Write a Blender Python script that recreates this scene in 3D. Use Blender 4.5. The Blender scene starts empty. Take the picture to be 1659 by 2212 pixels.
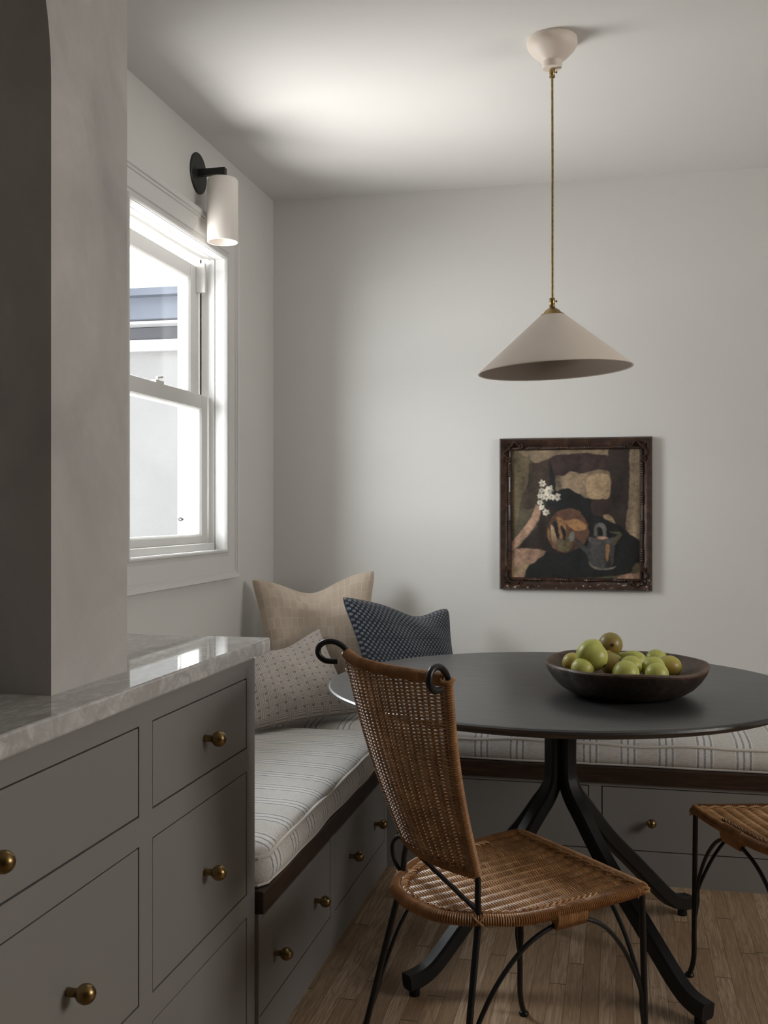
import bpy, math, random
from math import pi, sin, cos, sqrt, atan2
from mathutils import Vector as V, Matrix

SC = bpy.context.scene
COL = SC.collection
random.seed(7)

# ------------------------------------------------------------------ camera
CAM_H = 1.2
F_PX = 2266.0
YAW = 0.2177
cam_d = bpy.data.cameras.new('camera')
cam = bpy.data.objects.new('camera', cam_d)
COL.objects.link(cam)
cam.location = (0, 0, CAM_H)
cam.rotation_euler = (pi / 2, 0, YAW)
cam_d.sensor_fit = 'VERTICAL'
cam_d.sensor_height = 36.0
cam_d.lens = 36.0 * F_PX / 2212.0
cam_d.clip_start = 0.05
cam_d.clip_end = 200
SC.camera = cam

# ------------------------------------------------------------------ exposure, sky, daylight, added fill
SC.view_settings.view_transform = 'Standard'
SC.view_settings.look = 'None'
SC.view_settings.exposure = 0.12
SC.view_settings.gamma = 1.0
SC.view_settings.use_curve_mapping = False
SC.cycles.use_denoising = True
SC.cycles.max_bounces = 8
SC.cycles.diffuse_bounces = 5
SC.cycles.sample_clamp_indirect = 4.0

world = bpy.data.worlds.new('sky')
SC.world = world
world.use_nodes = True
wn = world.node_tree.nodes
wn['Background'].inputs[0].default_value = (0.90, 0.95, 1.0, 1)
wn['Background'].inputs[1].default_value = 1.9


def area(name, loc, aim, sx, sy, watts, col, spread=180):
    d = bpy.data.lights.new(name, 'AREA')
    d.shape = 'RECTANGLE'
    d.size, d.size_y, d.energy, d.color = sx, sy, watts, col
    d.spread = math.radians(spread)
    o = bpy.data.objects.new(name, d)
    COL.objects.link(o)
    o.location = loc
    o.rotation_euler = (V(aim) - V(loc)).to_track_quat('-Z', 'Y').to_euler()
    return o


area('window_daylight', (-4.1, 0.55, 2.15), (-1.0, 3.45, 1.50), 3.1, 2.8, 440, (0.97, 0.99, 1.0))
area('sunlit_ground_light', (-3.35, 2.9, 0.0), (-2.90, 2.9, 1.0), 2.6, 2.9, 490, (1.0, 0.985, 0.95))
area('open_sky_daylight', (-3.7, 4.9, 3.8), (-.3, 2.3, .5), 2.0, 2.0, 350, (0.95, 0.98, 1.0))
area('added_right_fill', (2.9, 1.85, 1.75), (0.0, 1.9, 1.4), 1.3, 1.2, 38, (1.0, 0.94, 0.86))  # added fill from the right, shining through an invented, unseen opening


# ------------------------------------------------------------------ mesh builder
class MB:
    def __init__(s):
        s.v, s.f, s.m, s.uv = [], [], [], None

    def add(s, vs, fs, mi=0):
        o = len(s.v)
        s.v += [tuple(p) for p in vs]
        s.f += [tuple(i + o for i in f) for f in fs]
        s.m += [mi] * len(fs)
        return s

    def box(s, x0, x1, y0, y1, z0, z1, mi=0):
        vs = [(x, y, z) for z in (z0, z1) for y in (y0, y1) for x in (x0, x1)]
        return s.add(vs, [(0, 2, 3, 1), (4, 5, 7, 6), (0, 1, 5, 4), (2, 6, 7, 3), (0, 4, 6, 2), (1, 3, 7, 5)], mi)

    def tube(s, pts, r, n=8, closed=False, cap=True, mi=0, up=None):
        pts = [V(p) for p in pts]
        N = len(pts)
        rr = r if isinstance(r, (list, tuple)) else [r] * N
        tans = []
        for i in range(N):
            a = pts[(i - 1) % N] if (closed or i > 0) else pts[i]
            b = pts[(i + 1) % N] if (closed or i < N - 1) else pts[i]
            t = b - a
            tans.append(t.normalized() if t.length > 1e-9 else V((0, 0, 1)))
        t = tans[0]
        nrm = V(up) if up else (V((0, 0, 1)) if abs(t.z) < .9 else V((1, 0, 0)))
        nrm = (nrm - t * nrm.dot(t)).normalized()
        vs = []
        for i in range(N):
            t = tans[i]
            nrm = nrm - t * nrm.dot(t)
            nrm = nrm.normalized() if nrm.length > 1e-9 else t.orthogonal().normalized()
            b = t.cross(nrm)
            for k in range(n):
                a = 2 * pi * k / n
                vs.append(pts[i] + (nrm * cos(a) + b * sin(a)) * rr[i])
        fs = []
        for i in range(N if closed else N - 1):
            j = (i + 1) % N
            for k in range(n):
                l = (k + 1) % n
                fs.append((i * n + k, i * n + l, j * n + l, j * n + k))
        if cap and not closed:
            fs.append(tuple(reversed(range(n))))
            fs.append(tuple((N - 1) * n + k for k in range(n)))
        return s.add(vs, fs, mi)

    def bar(s, pts, w, h, up, ch=0.25, mi=0):
        """chamfered rectangular bar swept along pts; up ~ the h direction"""
        c = ch * min(w, h)
        sec = [(w - c, h), (w, h - c), (w, -h + c), (w - c, -h), (-w + c, -h), (-w, -h + c), (-w, h - c), (-w + c, h)]
        pts = [V(p) for p in pts]
        N = len(pts)
        vs = []
        for i in range(N):
            t = (pts[min(i + 1, N - 1)] - pts[max(i - 1, 0)]).normalized()
            side = t.cross(V(up)).normalized()
            u2 = side.cross(t).normalized()
            # keep bar thickness through bends
            vs += [pts[i] + side * a + u2 * b for a, b in sec]
        n = 8
        fs = [(i * n + k, i * n + (k + 1) % n, (i + 1) * n + (k + 1) % n, (i + 1) * n + k) for i in range(N - 1) for k in range(n)]
        fs += [tuple(reversed(range(n))), tuple((N - 1) * n + k for k in range(n))]
        return s.add(vs, fs, mi)

    def lathe(s, prof, o=(0, 0, 0), axis=(0, 0, 1), n=32, mi=0, fn=None):
        o, ax = V(o), V(axis).normalized()
        e1 = ax.orthogonal().normalized() if abs(ax.z) < .999 else V((1, 0, 0))
        e2 = ax.cross(e1)
        vs, fs = [], []
        for r, h in prof:
            for k in range(n):
                a = 2 * pi * k / n
                rr = max(r, 1e-5)
                p = o + (e1 * cos(a) + e2 * sin(a)) * rr + ax * h
                vs.append(fn(p, a, r, h) if fn else p)
        for i in range(len(prof) - 1):
            for k in range(n):
                l = (k + 1) % n
                fs.append((i * n + k, i * n + l, (i + 1) * n + l, (i + 1) * n + k))
        return s.add(vs, fs, mi)

    def rect_frame(s, O, A, B, Nn, a0, a1, b0, b1, prof, closed=True, mi=0):
        """mitred profile (offset outwards, height) swept round a rectangle"""
        O, A, B, Nn = V(O), V(A), V(B), V(Nn)
        vs = []
        n = len(prof)
        for sa, sb in ((-1, -1), (1, -1), (1, 1), (-1, 1)):
            for o, h in prof:
                a = (a1 + o) if sa > 0 else (a0 - o)
                b = (b1 + o) if sb > 0 else (b0 - o)
                vs.append(O + A * a + B * b + Nn * h)
        fs = []
        for c in range(4):
            d = (c + 1) % 4
            rng = range(n) if closed else range(n - 1)
            for k in rng:
                l = (k + 1) % n
                fs.append((c * n + k, d * n + k, d * n + l, c * n + l))
        return s.add(vs, fs, mi)

    def build(s, name, mats, parent=None, smooth=True, bevel=0, angle=40, sub=0):
        me = bpy.data.meshes.new(name)
        me.from_pydata(s.v, [], s.f)
        if not isinstance(mats, (list, tuple)):
            mats = [mats]
        for m in mats:
            me.materials.append(m)
        me.polygons.foreach_set('material_index', s.m)
        if s.uv:
            l = me.uv_layers.new(name='UVMap')
            for i, lp in enumerate(me.loops):
                l.data[i].uv = s.uv[lp.vertex_index]
        import bmesh
        bm = bmesh.new()
        bm.from_mesh(me)
        if not s.uv:
            bmesh.ops.recalc_face_normals(bm, faces=bm.faces)
        bm.to_mesh(me)
        bm.free()
        me.update()
        if smooth:
            me.polygons.foreach_set('use_smooth', [True] * len(me.polygons))
            try:
                me.set_sharp_from_angle(angle=math.radians(angle))
            except Exception:
                pass
        o = bpy.data.objects.new(name, me)
        COL.objects.link(o)
        if bevel:
            b = o.modifiers.new('bevel', 'BEVEL')
            b.width, b.segments, b.limit_method = bevel, 2, 'ANGLE'
        if sub:
            q = o.modifiers.new('sub', 'SUBSURF')
            q.levels = q.render_levels = sub
        if parent is not None:
            attach(o, parent)
        return o


def attach(o, parent):
    """parent o (built in scene coordinates) without moving it"""
    off = V((0, 0, 0))
    p = parent
    while p is not None:
        off += p.location
        p = p.parent
    o.parent = parent
    o.location = o.location - off


def empty(name, loc, label, cat, group=None):
    o = bpy.data.objects.new(name, None)
    o.empty_display_size = .1
    COL.objects.link(o)
    o.location = loc
    return tag(o, label, cat, group)


def tag(o, label, cat, group=None):
    o['label'] = label
    o['category'] = cat
    if group:
        o['group'] = group
    return o


def struct(o, label=None, cat=None):
    o['kind'] = 'structure'
    if label:
        o['label'] = label
    if cat:
        o['category'] = cat
    return o


def copy_tree(o, parent=None):
    c = o.copy()
    COL.objects.link(c)
    if parent is not None:
        c.parent = parent
    for ch in list(o.children):
        copy_tree(ch, c)
    return c


def curve(pts, n=8, closed=False):
    """Catmull-Rom through pts"""
    P = [V(p) for p in pts]
    out = []
    N = len(P)
    for i in range(N if closed else N - 1):
        g = lambda k: P[k % N] if closed else P[min(max(k, 0), N - 1)]
        p0, p1, p2, p3 = g(i - 1), g(i), g(i + 1), g(i + 2)
        for j in range(n):
            t = j / n
            out.append(0.5 * ((2 * p1) + (p2 - p0) * t + (2 * p0 - 5 * p1 + 4 * p2 - p3) * t * t + (3 * p1 - p0 - 3 * p2 + p3) * t ** 3))
    if not closed:
        out.append(P[-1])
    return out


def resample(pts, step, closed=False):
    P = [V(p) for p in pts]
    if closed:
        P = P + [P[0]]
    L = [0]
    for a, b in zip(P, P[1:]):
        L.append(L[-1] + (b - a).length)
    n = max(2, int(round(L[-1] / step)))
    out, k = [], 0
    for i in range(n + (0 if closed else 1)):
        d = L[-1] * i / n
        while k < len(L) - 2 and L[k + 1] < d:
            k += 1
        t = (d - L[k]) / max(1e-9, L[k + 1] - L[k])
        out.append(P[k].lerp(P[k + 1], min(1, t)))
    return out


# ------------------------------------------------------------------ material helpers
class N:
    """thin wrapper so that node sockets add up like numbers"""
    def __init__(s, nt, sock):
        s.nt, s.s = nt, sock

    def _op(s, op, *o):
        n = s.nt.nodes.new('ShaderNodeMath')
        n.operation = op
        for i, x in enumerate((s,) + o):
            if isinstance(x, N):
                s.nt.links.new(x.s, n.inputs[i])
            else:
                n.inputs[i].default_value = x
        return N(s.nt, n.outputs[0])

    def __add__(s, o): return s._op('ADD', o)
    def __sub__(s, o): return s._op('SUBTRACT', o)
    def __mul__(s, o): return s._op('MULTIPLY', o)
    def __truediv__(s, o): return s._op('DIVIDE', o)
    def floor(s): return s._op('FLOOR')
    def fract(s): return s._op('FRACT')
    def sin(s): return s._op('SINE')
    def abs(s): return s._op('ABSOLUTE')
    def mod(s, o): return s._op('MODULO', o)
    def lt(s, o): return s._op('LESS_THAN', o)
    def gt(s, o): return s._op('GREATER_THAN', o)
    def min(s, o): return s._op('MINIMUM', o)
    def max(s, o): return s._op('MAXIMUM', o)
    def inv(s): return s._op('MULTIPLY_ADD', -1.0, 1.0)


class Mat:
    def __init__(s, name, color=(.8, .8, .8), rough=.6, metal=0, spec=.5):
        s.m = bpy.data.materials.new(name)
        s.m.use_nodes = True
        s.nt = s.m.node_tree
        s.b = s.nt.nodes['Principled BSDF']
        s.b.inputs['Base Color'].default_value = (*color, 1)
        s.b.inputs['Roughness'].default_value = rough
        s.b.inputs['Metallic'].default_value = metal
        s.b.inputs['Specular IOR Level'].default_value = spec

    def node(s, t, **kw):
        n = s.nt.nodes.new(t)
        for k, v in kw.items():
            if k in n.inputs:
                n.inputs[k].default_value = v
            else:
                setattr(n, k, v)
        return n

    def link(s, a, b):
        s.nt.links.new(a.s if isinstance(a, N) else a, b)

    def coord(s, kind='Object'):
        n = s.node('ShaderNodeTexCoord')
        return n.outputs[kind]

    def xyz(s, kind='Object'):
        n = s.node('ShaderNodeSeparateXYZ')
        s.link(s.coord(kind), n.inputs[0])
        return [N(s.nt, n.outputs[i]) for i in range(3)]

    def vec(s, x, y, z):
        n = s.node('ShaderNodeCombineXYZ')
        for i, q in enumerate((x, y, z)):
            if isinstance(q, N):
                s.link(q, n.inputs[i])
            else:
                n.inputs[i].default_value = q
        return n.outputs[0]

    def noise(s, vec=None, scale=5, detail=4, rough=.5, dist=0):
        n = s.node('ShaderNodeTexNoise', Scale=scale, Detail=detail, Roughness=rough, Distortion=dist)
        s.link(vec if vec is not None else s.coord(), n.inputs['Vector'])
        return N(s.nt, n.outputs['Fac'])

    def white(s, vec):
        n = s.node('ShaderNodeTexWhiteNoise')
        n.noise_dimensions = '3D'
        s.link(vec, n.inputs['Vector'])
        return N(s.nt, n.outputs['Value'])

    def voro(s, vec=None, scale=5, feature='F1'):
        n = s.node('ShaderNodeTexVoronoi', Scale=scale)
        n.feature = feature
        s.link(vec if vec is not None else s.coord(), n.inputs['Vector'])
        return N(s.nt, n.outputs['Distance'])

    def ramp(s, fac, stops, interp='LINEAR'):
        n = s.node('ShaderNodeValToRGB')
        cr = n.color_ramp
        cr.interpolation = interp
        while len(cr.elements) < len(stops):
            cr.elements.new(.5)
        for e, (p, c) in zip(cr.elements, stops):
            e.position = p
            e.color = (*c, 1) if len(c) == 3 else c
        s.link(fac, n.inputs[0])
        return n.outputs[0]

    def mix(s, fac, a, b, mode='MIX'):
        n = s.node('ShaderNodeMix')
        n.data_type = 'RGBA'
        n.blend_type = mode
        for i, q in ((0, fac), (6, a), (7, b)):
            if isinstance(q, (N,)) or hasattr(q, 'links'):
                s.link(q, n.inputs[i])
            elif isinstance(q, tuple):
                n.inputs[i].default_value = (*q, 1)
            else:
                n.inputs[i].default_value = q
        return n.outputs[2]

    def color(s, c):
        s.link(c, s.b.inputs['Base Color'])
        return s

    def rough(s, r):
        s.link(r, s.b.inputs['Roughness'])
        return s

    def bump(s, h, strength=.2, dist=.01):
        n = s.node('ShaderNodeBump', Strength=strength, Distance=dist)
        s.link(h, n.inputs['Height'])
        s.link(n.outputs[0], s.b.inputs['Normal'])
        return s


def paint(name, c, rough=.55, bump=.06, scale=60, var=.04):
    m = Mat(name, c, rough)
    n = m.noise(scale=3, detail=3)
    d = tuple(x * (1 - var) for x in c)
    m.color(m.mix(n, c, d))
    m.bump(m.noise(scale=scale, detail=3), bump, .004)
    return m.m


M = {}
M['wall'] = paint('wall_paint', (.64, .63, .605), .7, .08, 90)
M['ceiling'] = paint('ceiling_paint', (.71, .70, .68), .8, .06, 90)
M['trim'] = paint('trim_paint', (.65, .645, .63), .38, .02, 40)
M['cabinet'] = paint('cabinet_paint', (.235, .226, .215), .42, .02, 60)
M['dark_gap'] = Mat('shadow_gap', (.03, .027, .024), .9).m

# hand-trowelled plaster
m = Mat('plaster', (.5, .47, .44), .75)
n1 = m.noise(scale=2.2, detail=6, rough=.62, dist=.8)
n2 = m.noise(scale=9, detail=5, rough=.6, dist=1.2)
m.color(m.mix(n2, m.ramp(n1, [(.28, (.27, .26, .25)), (.48, (.46, .435, .42)), (.68, (.60, .565, .545))]), (.42, .40, .385)))
m.bump(n1 * 2.0 + n2, .16, .008)
M['plaster'] = m.m

# marble
m = Mat('marble', (.7, .69, .66), .03)
x, y, z = m.xyz()
warp = m.noise(scale=3.2, detail=5, rough=.6, dist=.6)
st = m.vec(x * 5.0 + warp * 3.2, y * 2.0 + warp * 2.0, z * 5.0)
n1 = m.noise(st, scale=3.0, detail=8, rough=.68, dist=1.4)
n2 = m.noise(m.vec(x * 40, y * 12, z * 14), scale=2.2, detail=5, rough=.6, dist=1.0)
m.color(m.mix(m.ramp(n2, [(.40, (.9, .9, .9)), (.75, (0, 0, 0))]),
              m.ramp(n1, [(.30, (.30, .29, .275)), (.44, (.50, .49, .47)), (.52, (.66, .65, .63)), (.75, (.72, .715, .70))]),
              (.40, .39, .375)))
M['marble'] = m.m

# oak strip floor, boards run in y
m = Mat('oak_floor', (.3, .2, .12), .45)
x, y, z = m.xyz()
bx = x / .0415
bi = bx.floor()
r1 = m.white(m.vec(bi, 3.3, 0.0))
by = y / .90 + r1 * 9.0
bj = by.floor()
cell = m.white(m.vec(bi, bj, 1.7))
cell2 = m.white(m.vec(bi, bj, 8.1))
gx = x + cell * 5.0
gy = y + cell2 * 7.0
wood_w = m.noise(m.vec(gx * 9.0, gy * 1.1, cell * 20.0), scale=1.6, detail=3, rough=.5, dist=.4)
rings = ((wood_w * 9.0 + gx * 16.0).fract() - .5).abs() * 2.0
fine = m.noise(m.vec(gx * 260.0, gy * 9.0, cell * 9.0), scale=1.0, detail=4, rough=.65)
base = m.ramp(cell, [(0, (.33, .21, .12)), (.3, (.41, .275, .165)), (.62, (.49, .345, .22)), (1, (.58, .43, .29))])
c1 = m.mix(m.ramp(rings, [(0, (.55, .55, .55)), (.35, (0, 0, 0))]), base, (.25, .155, .085))
c2 = m.mix(m.ramp(fine, [(.42, (.65, .65, .65)), (.62, (0, 0, 0))]), c1, (.22, .14, .08))
edge = (bx.fract() - .5).abs().gt(.485)
joint = (by.fract() - .5).abs().gt(.4975)
seam = edge.max(joint)
m.color(m.mix(seam * .8, c2, (.05, .033, .02)))
m.bump(fine * .3 - seam, .22, .003)
M['floor'] = m.m

# walnut edging
m = Mat('walnut', (.06, .03, .018), .4)
x, y, z = m.xyz()
nn = m.noise(m.vec(x * 6, y * 6, z * 70), scale=1.6, detail=6, rough=.65, dist=.5)
m.color(m.ramp(nn, [(.3, (.016, .009, .006)), (.55, (.042, .022, .014)), (.8, (.085, .046, .028))]))
M['walnut'] = m.m

# black stained table wood
m = Mat('black_wood', (.03, .03, .031), .42, spec=1.0)
x, y, z = m.xyz()
nn = m.noise(m.vec(x * 5, y * 110, z * 20), scale=1.3, detail=5, rough=.65, dist=.3)
m.color(m.ramp(nn, [(.3, (.024, .024, .025)), (.6, (.036, .036, .037)), (.85, (.055, .055, .056))]))
m.rough(m.ramp(nn, [(.3, (.40, .40, .40)), (.8, (.32, .32, .32))]))
m.bump(nn, .16, .002)
M['black_wood'] = m.m
M['black_leg'] = Mat('black_leg', (.007, .007, .0075), .45, spec=.35).m
m = Mat('black_iron', (.008, .008, .0085), .36, spec=.4)
m.bump(m.noise(scale=140, detail=3), .2, .002)
M['iron'] = m.m

m = Mat('aged_brass', (.26, .175, .075), .3, 1.0)
m.color(m.ramp(m.noise(scale=60, detail=3), [(.3, (.19, .125, .05)), (.7, (.33, .23, .105))]))
M['brass'] = m.m
m = Mat('antique_brass', (.30, .21, .10), .36, 1.0)
m.color(m.ramp(m.noise(scale=90, detail=3), [(.35, (.27, .185, .08)), (.7, (.50, .37, .18))]))
M['antique'] = m.m
M['bronze'] = Mat('dark_bronze', (.022, .020, .018), .45, .3).m
m = Mat('cream_shade', (.72, .63, .55), .5)
m.color(m.mix(m.noise(scale=8), (.73, .645, .565), (.69, .605, .53)))
M['cream'] = m.m
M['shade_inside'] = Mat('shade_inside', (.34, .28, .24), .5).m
m = Mat('white_ceramic', (.78, .73, .68), .45)
M['ceramic'] = m.m

# window glass: clear with a faint reflection
m = Mat('window_glass')
nt = m.nt
tr = m.node('ShaderNodeBsdfTransparent')
gl = m.node('ShaderNodeBsdfGlossy', Roughness=0.0)
lw = m.node('ShaderNodeLayerWeight', Blend=.5)
fc = N(nt, lw.outputs['Facing'])
fr = (fc * fc * fc * .16 + .02)
ms = m.node('ShaderNodeMixShader')
m.link(fr, ms.inputs[0])
m.link(tr.outputs[0], ms.inputs[1])
m.link(gl.outputs[0], ms.inputs[2])
nt.links.new(ms.outputs[0], nt.nodes['Material Output'].inputs[0])
M['glass'] = m.m

# wicker strands: tone varies strand by strand
def wicker(name, a, b, c, d):
    m = Mat(name, a, .40, spec=.5)
    g = m.node('ShaderNodeNewGeometry')
    r = N(m.nt, g.outputs['Random Per Island'])
    base = m.ramp(r, [(0, a), (.5, b), (1, c)])
    nn = m.noise(scale=22, detail=4, rough=.6)
    m.color(m.mix(m.ramp(nn, [(.35, (.75, .75, .75)), (.65, (0, 0, 0))]), base, d))
    return m.m

M['wicker'] = wicker('wicker', (.37, .19, .078), (.47, .265, .12), (.58, .37, .195), (.23, .108, .042))
M['rattan_wrap'] = wicker('rattan_wrap', (.33, .155, .055), (.37, .185, .07), (.40, .21, .086), (.20, .088, .03))


# ------------------------------------------------------------------ fabrics
def fabric(name, rough=.92):
    m = Mat(name, (.5, .5, .5), rough, spec=.15)
    m.b.inputs['Sheen Weight'].default_value = .15
    return m


def striped(name, axis, period, phase):
    m = fabric(name)
    xyz = m.xyz()
    t = ((xyz[axis] + (m.noise(scale=5, detail=2) - .5) * .006 + phase) / period).fract()
    sand, pale, blue = (.62, .60, .565), (.75, .735, .71), (.22, .235, .255)
    st = [(0.0, sand)]
    for i, c in enumerate((.10, .27, .44)):
        st += [(c - .060, pale), (c - .026, blue), (c + .026, pale)]
    st += [(.51, sand)]
    c = m.ramp(t, st, 'CONSTANT')
    th = m.noise(m.vec(xyz[0] * (500 if axis == 0 else 60), xyz[1] * (500 if axis == 1 else 60), xyz[2] * 200), scale=1, detail=3, rough=.7)
    th2 = m.noise(m.vec(xyz[0] * (60 if axis == 0 else 500), xyz[1] * (60 if axis == 1 else 500), xyz[2] * 90), scale=1, detail=3, rough=.7)
    c = m.mix(m.ramp(th, [(.42, (0, 0, 0)), (.68, (.65, .65, .65))]), c, (.76, .745, .72))
    c = m.mix(m.ramp(th2, [(.48, (0, 0, 0)), (.74, (.5, .5, .5))]), c, (.40, .38, .355))
    m.color(c)
    m.bump(th + th2, .35, .0015)
    return m.m


M['stripe_across'] = striped('striped_linen', 1, .132, .0356)
M['stripe_along'] = striped('striped_linen_turned', 0, .119, .1141)
m = fabric('piping_linen')
m.color(m.mix(m.noise(scale=160, detail=3), (.70, .67, .62), (.56, .53, .48)))
M['piping'] = m.m

# beige patchwork cushion
m = fabric('beige_weave')
u, v, _ = m.xyz('UV')
wob = (m.noise(m.coord('UV'), scale=6, detail=2) - .5) * .03
gv = v * 11.0 + wob * 10.0
gu = u * 19.0 + wob * 10.0 + m.white(m.vec(gv.floor(), .3, .7)) * .35
cell = m.white(m.vec(gu.floor(), gv.floor(), .5))
big = m.noise(m.coord('UV'), scale=3.2, detail=3)
line = (gu.fract() - .5).abs().gt(.42).max((gv.fract() - .5).abs().gt(.46))
fine = m.noise(m.vec(u * 90.0, v * 400.0, 0.0), scale=1, detail=3, rough=.7)
c = m.ramp(cell, [(0, (.46, .375, .29)), (.45, (.51, .42, .335)), (.75, (.55, .46, .375)), (1, (.62, .53, .44))], 'CONSTANT')
c = m.mix(m.ramp(big, [(.35, (.6, .6, .6)), (.65, (0, 0, 0))]), c, (.50, .42, .335))
c = m.mix(line * m.white(m.vec(gu.floor(), gv.floor(), 2.5)) * .55, c, (.66, .58, .49))
c = m.mix(m.ramp(fine, [(.45, (0, 0, 0)), (.8, (.5, .5, .5))]), c, (.37, .295, .225))
m.color(c)
m.bump(fine + line * .5, .4, .003)
M['beige'] = m.m

# navy checked cushion
m = fabric('navy_weave')
u, v, _ = m.xyz('UV')
vv = v + (u * 6.0).sin() * .012
ru = u * 50.0
rv = vv * 40.0
band = (vv * 6.5).fract()
chk = ((ru.floor() + rv.floor()) * .5).fract().gt(.25)
du = (ru.fract() - .5).abs()
dv = (rv.fract() - .5).abs()
jit = m.noise(m.vec(u * 70.0, v * 60.0, 0.0), scale=1, detail=2)
dot = (du.max(dv) + (du * dv) * .6 + jit * .22).lt(.60)
nn = m.noise(m.vec(u * 200.0, v * 200.0, 0.0), scale=1, detail=3)
stripe = band.lt(.16)
lines = ((vv * 250.0).sin()).gt(.3)
pale = chk * dot
pale2 = stripe * lines * .30
c = m.mix(pale * (stripe * -.35 + .95) + pale2 * .12, m.mix(nn, (.013, .017, .026), (.028, .036, .052)), m.mix(nn, (.13, .14, .16), (.22, .23, .25)))
m.color(c)
m.bump(pale + nn * .5, .8, .006)
M['navy'] = m.m

# printed basket-weave cushion
m = fabric('basket_print')
u, v, _ = m.xyz('UV')
gu, gv = u * 12.0, v * 12.0
iu, iv = gu.floor(), gv.floor()
fu, fv = gu.fract(), gv.fract()
par = ((iu + iv) * .5).fract().gt(.25)
hb, vb = fv.lt(.74), fu.lt(.74)
hl = (fv * 5.4).fract().gt(.36)
vl = (fu * 5.4).fract().gt(.36)
top_h = hb * (par.max(vb.inv()))
top_v = vb * (par.inv().max(hb.inv())) * top_h.inv()
stripe = top_h * hl + top_v * vl
hole = hb.inv() * vb.inv()
nn = m.noise(m.coord('UV'), scale=60, detail=3)
tint = m.white(m.vec(iu, iv, 3.0))
ink = m.ramp(tint, [(0, (.245, .20, .185)), (.5, (.29, .215, .19)), (1, (.24, .215, .20))])
c = m.mix(stripe * .95, ink, (.56, .525, .49))
c = m.mix(hole * .9, c, (.20, .19, .185))
c = m.mix(nn * .35, c, (.47, .435, .40))
m.color(c)
m.bump(nn, .2, .002)
M['basket'] = m.m

# fruit, bowl
def pear_mat(name, a, b, blush):
    m = Mat(name, a, .38)
    n1 = m.noise(m.coord('Object'), scale=22, detail=4, rough=.6)
    n2 = m.noise(m.coord('Object'), scale=420, detail=2)
    c = m.mix(m.ramp(n1, [(.38, (0, 0, 0)), (.68, (1, 1, 1))]), a, b)
    n3 = m.noise(m.coord('Object'), scale=11, detail=2)
    c = m.mix(m.ramp(n3, [(.5, (0, 0, 0)), (.72, (.8, .8, .8))]), c, blush)
    c = m.mix(m.ramp(n2, [(.62, (0, 0, 0)), (.72, (.45, .45, .45))]), c, (.20, .17, .04))
    m.color(c)
    return m.m

M['pear_green'] = pear_mat('pear_green', (.43, .47, .10), (.54, .52, .14), (.38, .38, .09))
M['pear_yellow'] = pear_mat('pear_yellow', (.47, .39, .085), (.38, .38, .08), (.36, .17, .045))
M['pear_russet'] = pear_mat('pear_russet', (.28, .215, .06), (.26, .25, .06), (.25, .12, .035))
M['stem'] = Mat('pear_stem', (.035, .02, .01), .8).m
m = Mat('old_wood_bowl', (.03, .018, .012), .5)
n1 = m.noise(scale=16, detail=6, rough=.65, dist=.6)
n2 = m.noise(scale=70, detail=4, rough=.6)
c = m.ramp(n1, [(.35, (.012, .008, .006)), (.55, (.035, .02, .013)), (.75, (.10, .055, .03))])
m.color(m.mix(m.ramp(n2, [(.55, (0, 0, 0)), (.75, (.5, .5, .5))]), c, (.085, .05, .03)))
m.bump(n1 + n2 * .5, .5, .006)
M['bowl'] = m.m
m = Mat('worn_bowl_inside', (.06, .035, .02), .5)
n1 = m.noise(scale=14, detail=6, rough=.65, dist=.8)
m.color(m.ramp(n1, [(.3, (.035, .022, .016)), (.5, (.085, .05, .032)), (.72, (.17, .10, .058))]))
m.bump(n1, .5, .006)
M['bowl_in'] = m.m
m = Mat('carved_frame', (.04, .02, .013), .38)
n1 = m.noise(scale=30, detail=5, rough=.65)
n2 = m.noise(scale=60, detail=4, rough=.7)
x, y, z = m.xyz()
c = m.ramp(n1, [(.3, (.016, .009, .007)), (.55, (.045, .022, .014)), (.8, (.10, .052, .030))])
low = (z * -9.0 + 9.35).max(0.0).min(1.0)
m.color(m.mix(m.ramp(n2 + low * .13, [(.74, (0, 0, 0)), (.78, (.9, .9, .9))]), c, (.50, .43, .32)))
m.bump(n1, .5, .004)
M['frame'] = m.m
M['stucco_gray'] = paint('stucco', (.212, .210, .206), .9, .9, 55, .25)
M['fascia_blue'] = paint('fascia', (.085, .098, .125), .6, .1, 20, .2)
M['dark_siding'] = paint('dark_siding', (.05, .05, .058), .7, .1, 20, .2)
M['white_trim_out'] = paint('outdoor_trim', (.36, .36, .36), .6)

# ------------------------------------------------------------------ room shell
XW, YW, ZC = -1.372, 4.10, 2.474
XR, YF = 2.60, -1.70
OY0, OY1, OZ0, OZ1 = 2.765, 3.535, 1.060, 2.105     # window opening

b = MB(); b.box(XW - .4, XR + .2, YF - .2, YW + .2, -.06, 0)
struct(b.build('floor', M['floor'], smooth=False), 'oak strip floor with boards running toward the far wall', 'floor')
b = MB(); b.box(XW - .4, XR + .2, YF - .2, YW + .2, ZC, ZC + .1)
struct(b.build('ceiling', M['ceiling'], smooth=False), 'plain white ceiling above the dining nook', 'ceiling')
b = MB(); b.box(XW - .16, XR + .16, YW, YW + .15, 0, ZC)
struct(b.build('wall_back', M['wall'], smooth=False), 'pale grey wall behind the table where the painting hangs', 'wall')
b = MB()
b.box(XW - .16, XW, YF, OY0, 0, ZC)
b.box(XW - .16, XW, OY1, YW, 0, ZC)
b.box(XW - .16, XW, OY0, OY1, 0, OZ0)
b.box(XW - .16, XW, OY0, OY1, OZ1, ZC)
struct(b.build('wall_left', M['wall'], smooth=False), 'pale grey wall with the sash window and sconce', 'wall')
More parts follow.
